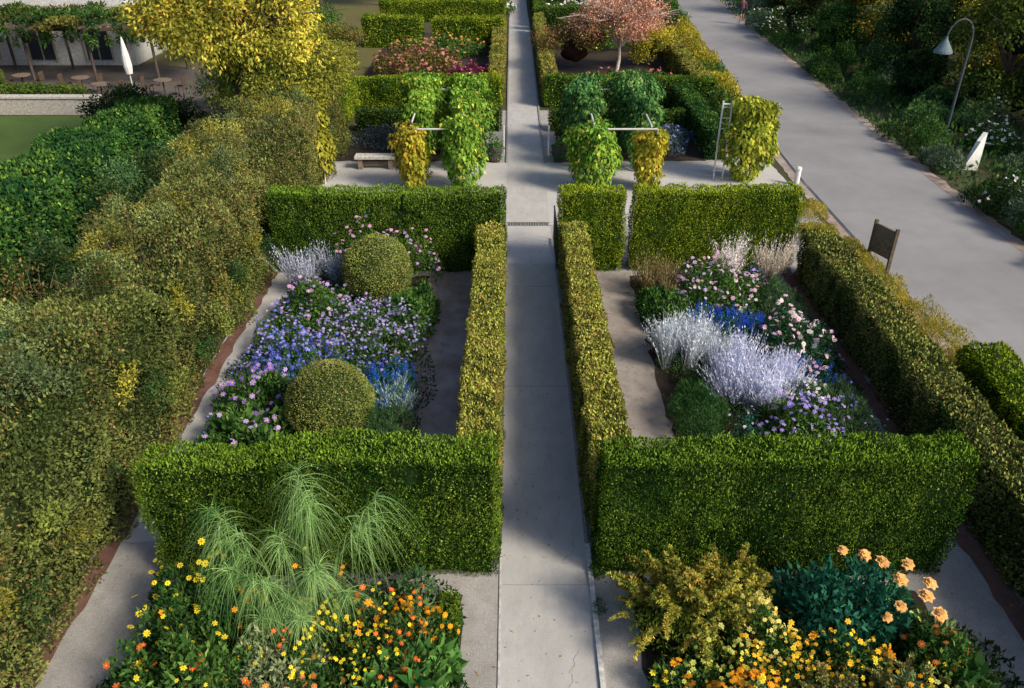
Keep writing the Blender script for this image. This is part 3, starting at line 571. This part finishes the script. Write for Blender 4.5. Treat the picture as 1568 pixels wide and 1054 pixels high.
B.quads([[[-36.5,43.7,4.4],[-19.5,43.7,4.4],[-19.5,48,6.4],[-36.5,48,6.4]],[[-36.5,52.5,4.4],[-19.5,52.5,4.4],[-19.5,48,6.4],[-36.5,48,6.4]]],np.array((.30,.16,.11)),1);B.make('white_house',MT)
B=MB()
for x in np.arange(-32,-14,3.0):
    for y in (39.5,43.3): B.tube([(x,y,0),(x,y,2.5)],.07,(.10,.08,.07),8)
for y in (39.5,43.3): B.box(-32.3,-14.7,y-.05,y+.05,2.5,2.65,(.12,.09,.07))
for x in np.arange(-32,-14.5,.75): B.box(x-.03,x+.03,39,43.8,2.65,2.75,(.12,.09,.07))
for i in range(36): clump(B,(-32+i*.5,rng.uniform(39.2,43.4),2.75),(1.2,1.2,.4),900,.16,(DRK,((.05,.06,.02),(.18,.17,.04)),GRN)[i%3],core=.5,K=8)
for i in range(16): clump(B,(-31.5+i*1.1,39.1,2.2),(.5,.25,.6),400,.14,(DRK,GRN)[i%2],core=.3,K=5,hang=.4)
B.make('vine_pergola',MT)
B=MB();c=(-17.9,38.5,0);B.tube([c,(c[0],c[1],2.4)],.03,(.6,.6,.6),8,3);B.lathe(c,[(.0,.75),(.15,.78),(.2,1.1),(.17,1.6),(.09,2.1),(.03,2.4),(0,2.42)],(.75,.75,.72),10,3);B.lathe(c,[(0,0),(.3,0),(.3,.06),(0,.08)],(.2,.2,.2));B.make('closed_parasol',MT)
for (x,y) in ((-20,38),(-23,38.5),(-16,37.5),(-18.5,36.7),(-26,38)):
    B=MB();B.lathe((x,y,0),[(0,.70),(.4,.70),(.4,.74),(0,.74)],(.2,.15,.12));B.tube([(x,y,0),(x,y,.7)],.04,(.06,.06,.06));B.lathe((x,y,0),[(0,0),(.25,0),(.2,.04),(0,.05)],(.06,.06,.06))
    B.make('cafe_table',MT)
    for s in (-1,1):
        B=MB();cx=x+s*.75
        B.box(cx-.2,cx+.2,y-.2,y+.2,.43,.46,(.10,.07,.05));B.box(cx+s*.18-.015,cx+s*.18+.015,y-.2,y+.2,.5,.88,(.10,.07,.05))
        for a in (-.17,.17):
            for b in (-.17,.17): B.tube([(cx+a,y+b,0),(cx+a,y+b,.43)],.015,(.05,.05,.05),6)
        for b in (-.17,.17): B.tube([(cx+s*.18,y+b,.44),(cx+s*.18,y+b,.88)],.015,(.05,.05,.05),6)
        B.make('cafe_chair',MT)
H('clipped_hedge',-33,-23.5,36.4,38.2,1.1,THD,.1,500,.12,.4,seed=51)
H('clipped_hedge',-22.8,-18.6,35.2,36,.9,THD,.1,500,.12,.4,seed=52)
H('tall_hedge',-34,-28.2,38.5,41,4.5,GRN,.14,300,.3,.5,seed=53)
for i,(x,y,z,p) in enumerate(((-15,31,.9,DRK),(-13,30.5,.8,DRK),(-16,45,1.5,GRN),(-12,40,1.2,((.05,.06,.02),(.18,.16,.04))),(-9.9,33,1.0,DRK),(-12,35,.9,DRK),(-11.5,49,1.3,GRN),(-9.5,46,.9,((.05,.06,.02),(.18,.16,.04))))):
    B=MB();clump(B,(x,y,z),(1.5,1.3,z),4500,.13,p,K=22);B.make('garden_shrub',MT)
tree('golden_autumn_tree',(-14.5,47,0),8,(3.5,3,3),(-14.5,47,5.5),GT,14000,.17,40,seed=33)
tree('golden_autumn_tree',(-10,66,0),6,(3,3,2.4),(-10,66,3.8),GT,10000,.2,40,seed=34)
tree('golden_autumn_tree',(-12.6,56,0),6,(2.6,3,2.4),(-12.4,56,4.4),((.10,.12,.02),(.36,.34,.05)),10000,.2,40,seed=35)
rect('lawn',-30,-7.6,36.5,80,.003,groundmat('dry_lawn',(.13,.10,.045),(.11,.12,.03),(.06,.08,.02)))
B=MB();n=3200;P=np.stack([rng.uniform(-6.1,8,n),5+rng.random(n)*22,np.full(n,.022)],1);B.leaves(P,np.tile([0,0,1.],(n,1)),.035,.6,colmix(P,((.12,.08,.03),(.35,.25,.08)),1,1),up=0,out=.02,jit=.15);B.make('fallen_leaves',MT)
# ------------------------------------------------------------------ pedestrian
def person(name,x,y):
    J=dict(pel=(0,0,.95),che=(0,.02,1.3),nek=(0,.03,1.47),hd=(0,.0,1.6),top=(0,.0,1.72),lh=(-.09,0,.9),lk=(-.1,-.16,.52),lf=(-.1,-.05,.1),lt=(-.1,-.22,.04),rh=(.09,0,.9),rk=(.1,.05,.5),rf=(.1,.28,.12),rt=(.1,.16,.03),ls=(-.18,.02,1.4),le=(-.23,.12,1.13),lw=(-.22,.0,.9),lha=(-.21,-.06,.82),rs=(.18,.02,1.4),re=(.24,-.05,1.13),rw=(.22,-.2,.95),rha=(.21,-.27,.9))
    R=dict(pel=.13,che=.14,nek=.055,hd=.095,top=.07,lh=.09,lk=.055,lf=.04,lt=.035,rh=.09,rk=.055,rf=.04,rt=.035,ls=.06,le=.042,lw=.03,lha=.035,rs=.06,re=.042,rw=.03,rha=.035)
    Ed=[('pel','che'),('che','nek'),('nek','hd'),('hd','top'),('pel','lh'),('lh','lk'),('lk','lf'),('lf','lt'),('pel','rh'),('rh','rk'),('rk','rf'),('rf','rt'),('che','ls'),('ls','le'),('le','lw'),('lw','lha'),('che','rs'),('rs','re'),('re','rw'),('rw','rha')]
    ks=list(J);me=bpy.data.meshes.new(name);me.from_pydata([J[k] for k in ks],[(ks.index(a),ks.index(b)) for a,b in Ed],[])
    o=bpy.data.objects.new(name,me);sc.collection.objects.link(o);md=o.modifiers.new('skin','SKIN')
    for i,k in enumerate(ks): me.skin_vertices[0].data[i].radius=(R[k],R[k]*.85)
    me.skin_vertices[0].data[0].use_root=True;s=o.modifiers.new('sub','SUBSURF');s.levels=2;s.render_levels=2
    m,nt,b=newmat('person_skin_and_clothes');tc=nt.nodes.new('ShaderNodeTexCoord');sp=nt.nodes.new('ShaderNodeSeparateXYZ');nt.links.new(tc.outputs['Object'],sp.inputs[0]);cr=nt.nodes.new('ShaderNodeValToRGB');cr.color_ramp.interpolation='CONSTANT'
    mr=nt.nodes.new('ShaderNodeMath');mr.operation='DIVIDE';mr.inputs[1].default_value=1.8;nt.links.new(sp.outputs[2],mr.inputs[0]);nt.links.new(mr.outputs[0],cr.inputs[0])
    el=cr.color_ramp.elements;el[0].position=0;el[0].color=(.5,.5,.5,1);el[1].position=.055;el[1].color=(.5,.28,.2,1)
    for p,c in ((.36,(.03,.03,.04,1)),(.56,(.12,.05,.06,1)),(.81,(.5,.28,.2,1)),(.92,(.06,.035,.02,1))): e=el.new(p);e.color=c
    nt.links.new(cr.outputs[0],b.inputs['Base Color']);b.inputs['Roughness'].default_value=.8;me.materials.append(m);o.location=(x,y,.01);return o
person('pedestrian',15.45,57.3)
B=MB()
for k in range(6): B.box(17.2+k*.5,17.28+k*.5,54+k*1.2,54.08+k*1.2,0,1.0,(.2,.17,.14))
for z in (.45,.85): B.tube([(17.24,54.04,z),(19.74,60.04,z)],.035,(.2,.17,.14),6)
B.make('wooden_fence',MT)
# ------------------------------------------------------------------ light
az=math.radians(122);el=math.radians(38)
s=Vector((math.sin(az)*math.cos(el),math.cos(az)*math.cos(el),math.sin(el)))
w=bpy.data.worlds.new('World');sc.world=w;w.use_nodes=True;nt=w.node_tree
sk=nt.nodes.new('ShaderNodeTexSky');sk.sky_type='NISHITA';sk.sun_disc=False;sk.sun_elevation=el;sk.sun_rotation=az;sk.air_density=.8;sk.dust_density=2.0
bg=nt.nodes['Background'];bg.inputs[1].default_value=.15;nt.links.new(sk.outputs[0],bg.inputs[0])
L=bpy.data.lights.new('sun','SUN');L.energy=4.8;L.angle=math.radians(16);L.color=(1,.88,.70);lo=bpy.data.objects.new('sun',L);lo.rotation_euler=s.to_track_quat('Z','Y').to_euler();sc.collection.objects.link(lo)
cam=bpy.data.cameras.new('camera');co=bpy.data.objects.new('camera',cam);sc.collection.objects.link(co)
cam.sensor_width=36;cam.lens=28;cam.clip_end=2000;co.location=(0,0,9);co.rotation_euler=(math.radians(90-30.8),0,0);sc.camera=co
sc.view_settings.view_transform='Standard';sc.view_settings.look='None';sc.view_settings.exposure=0
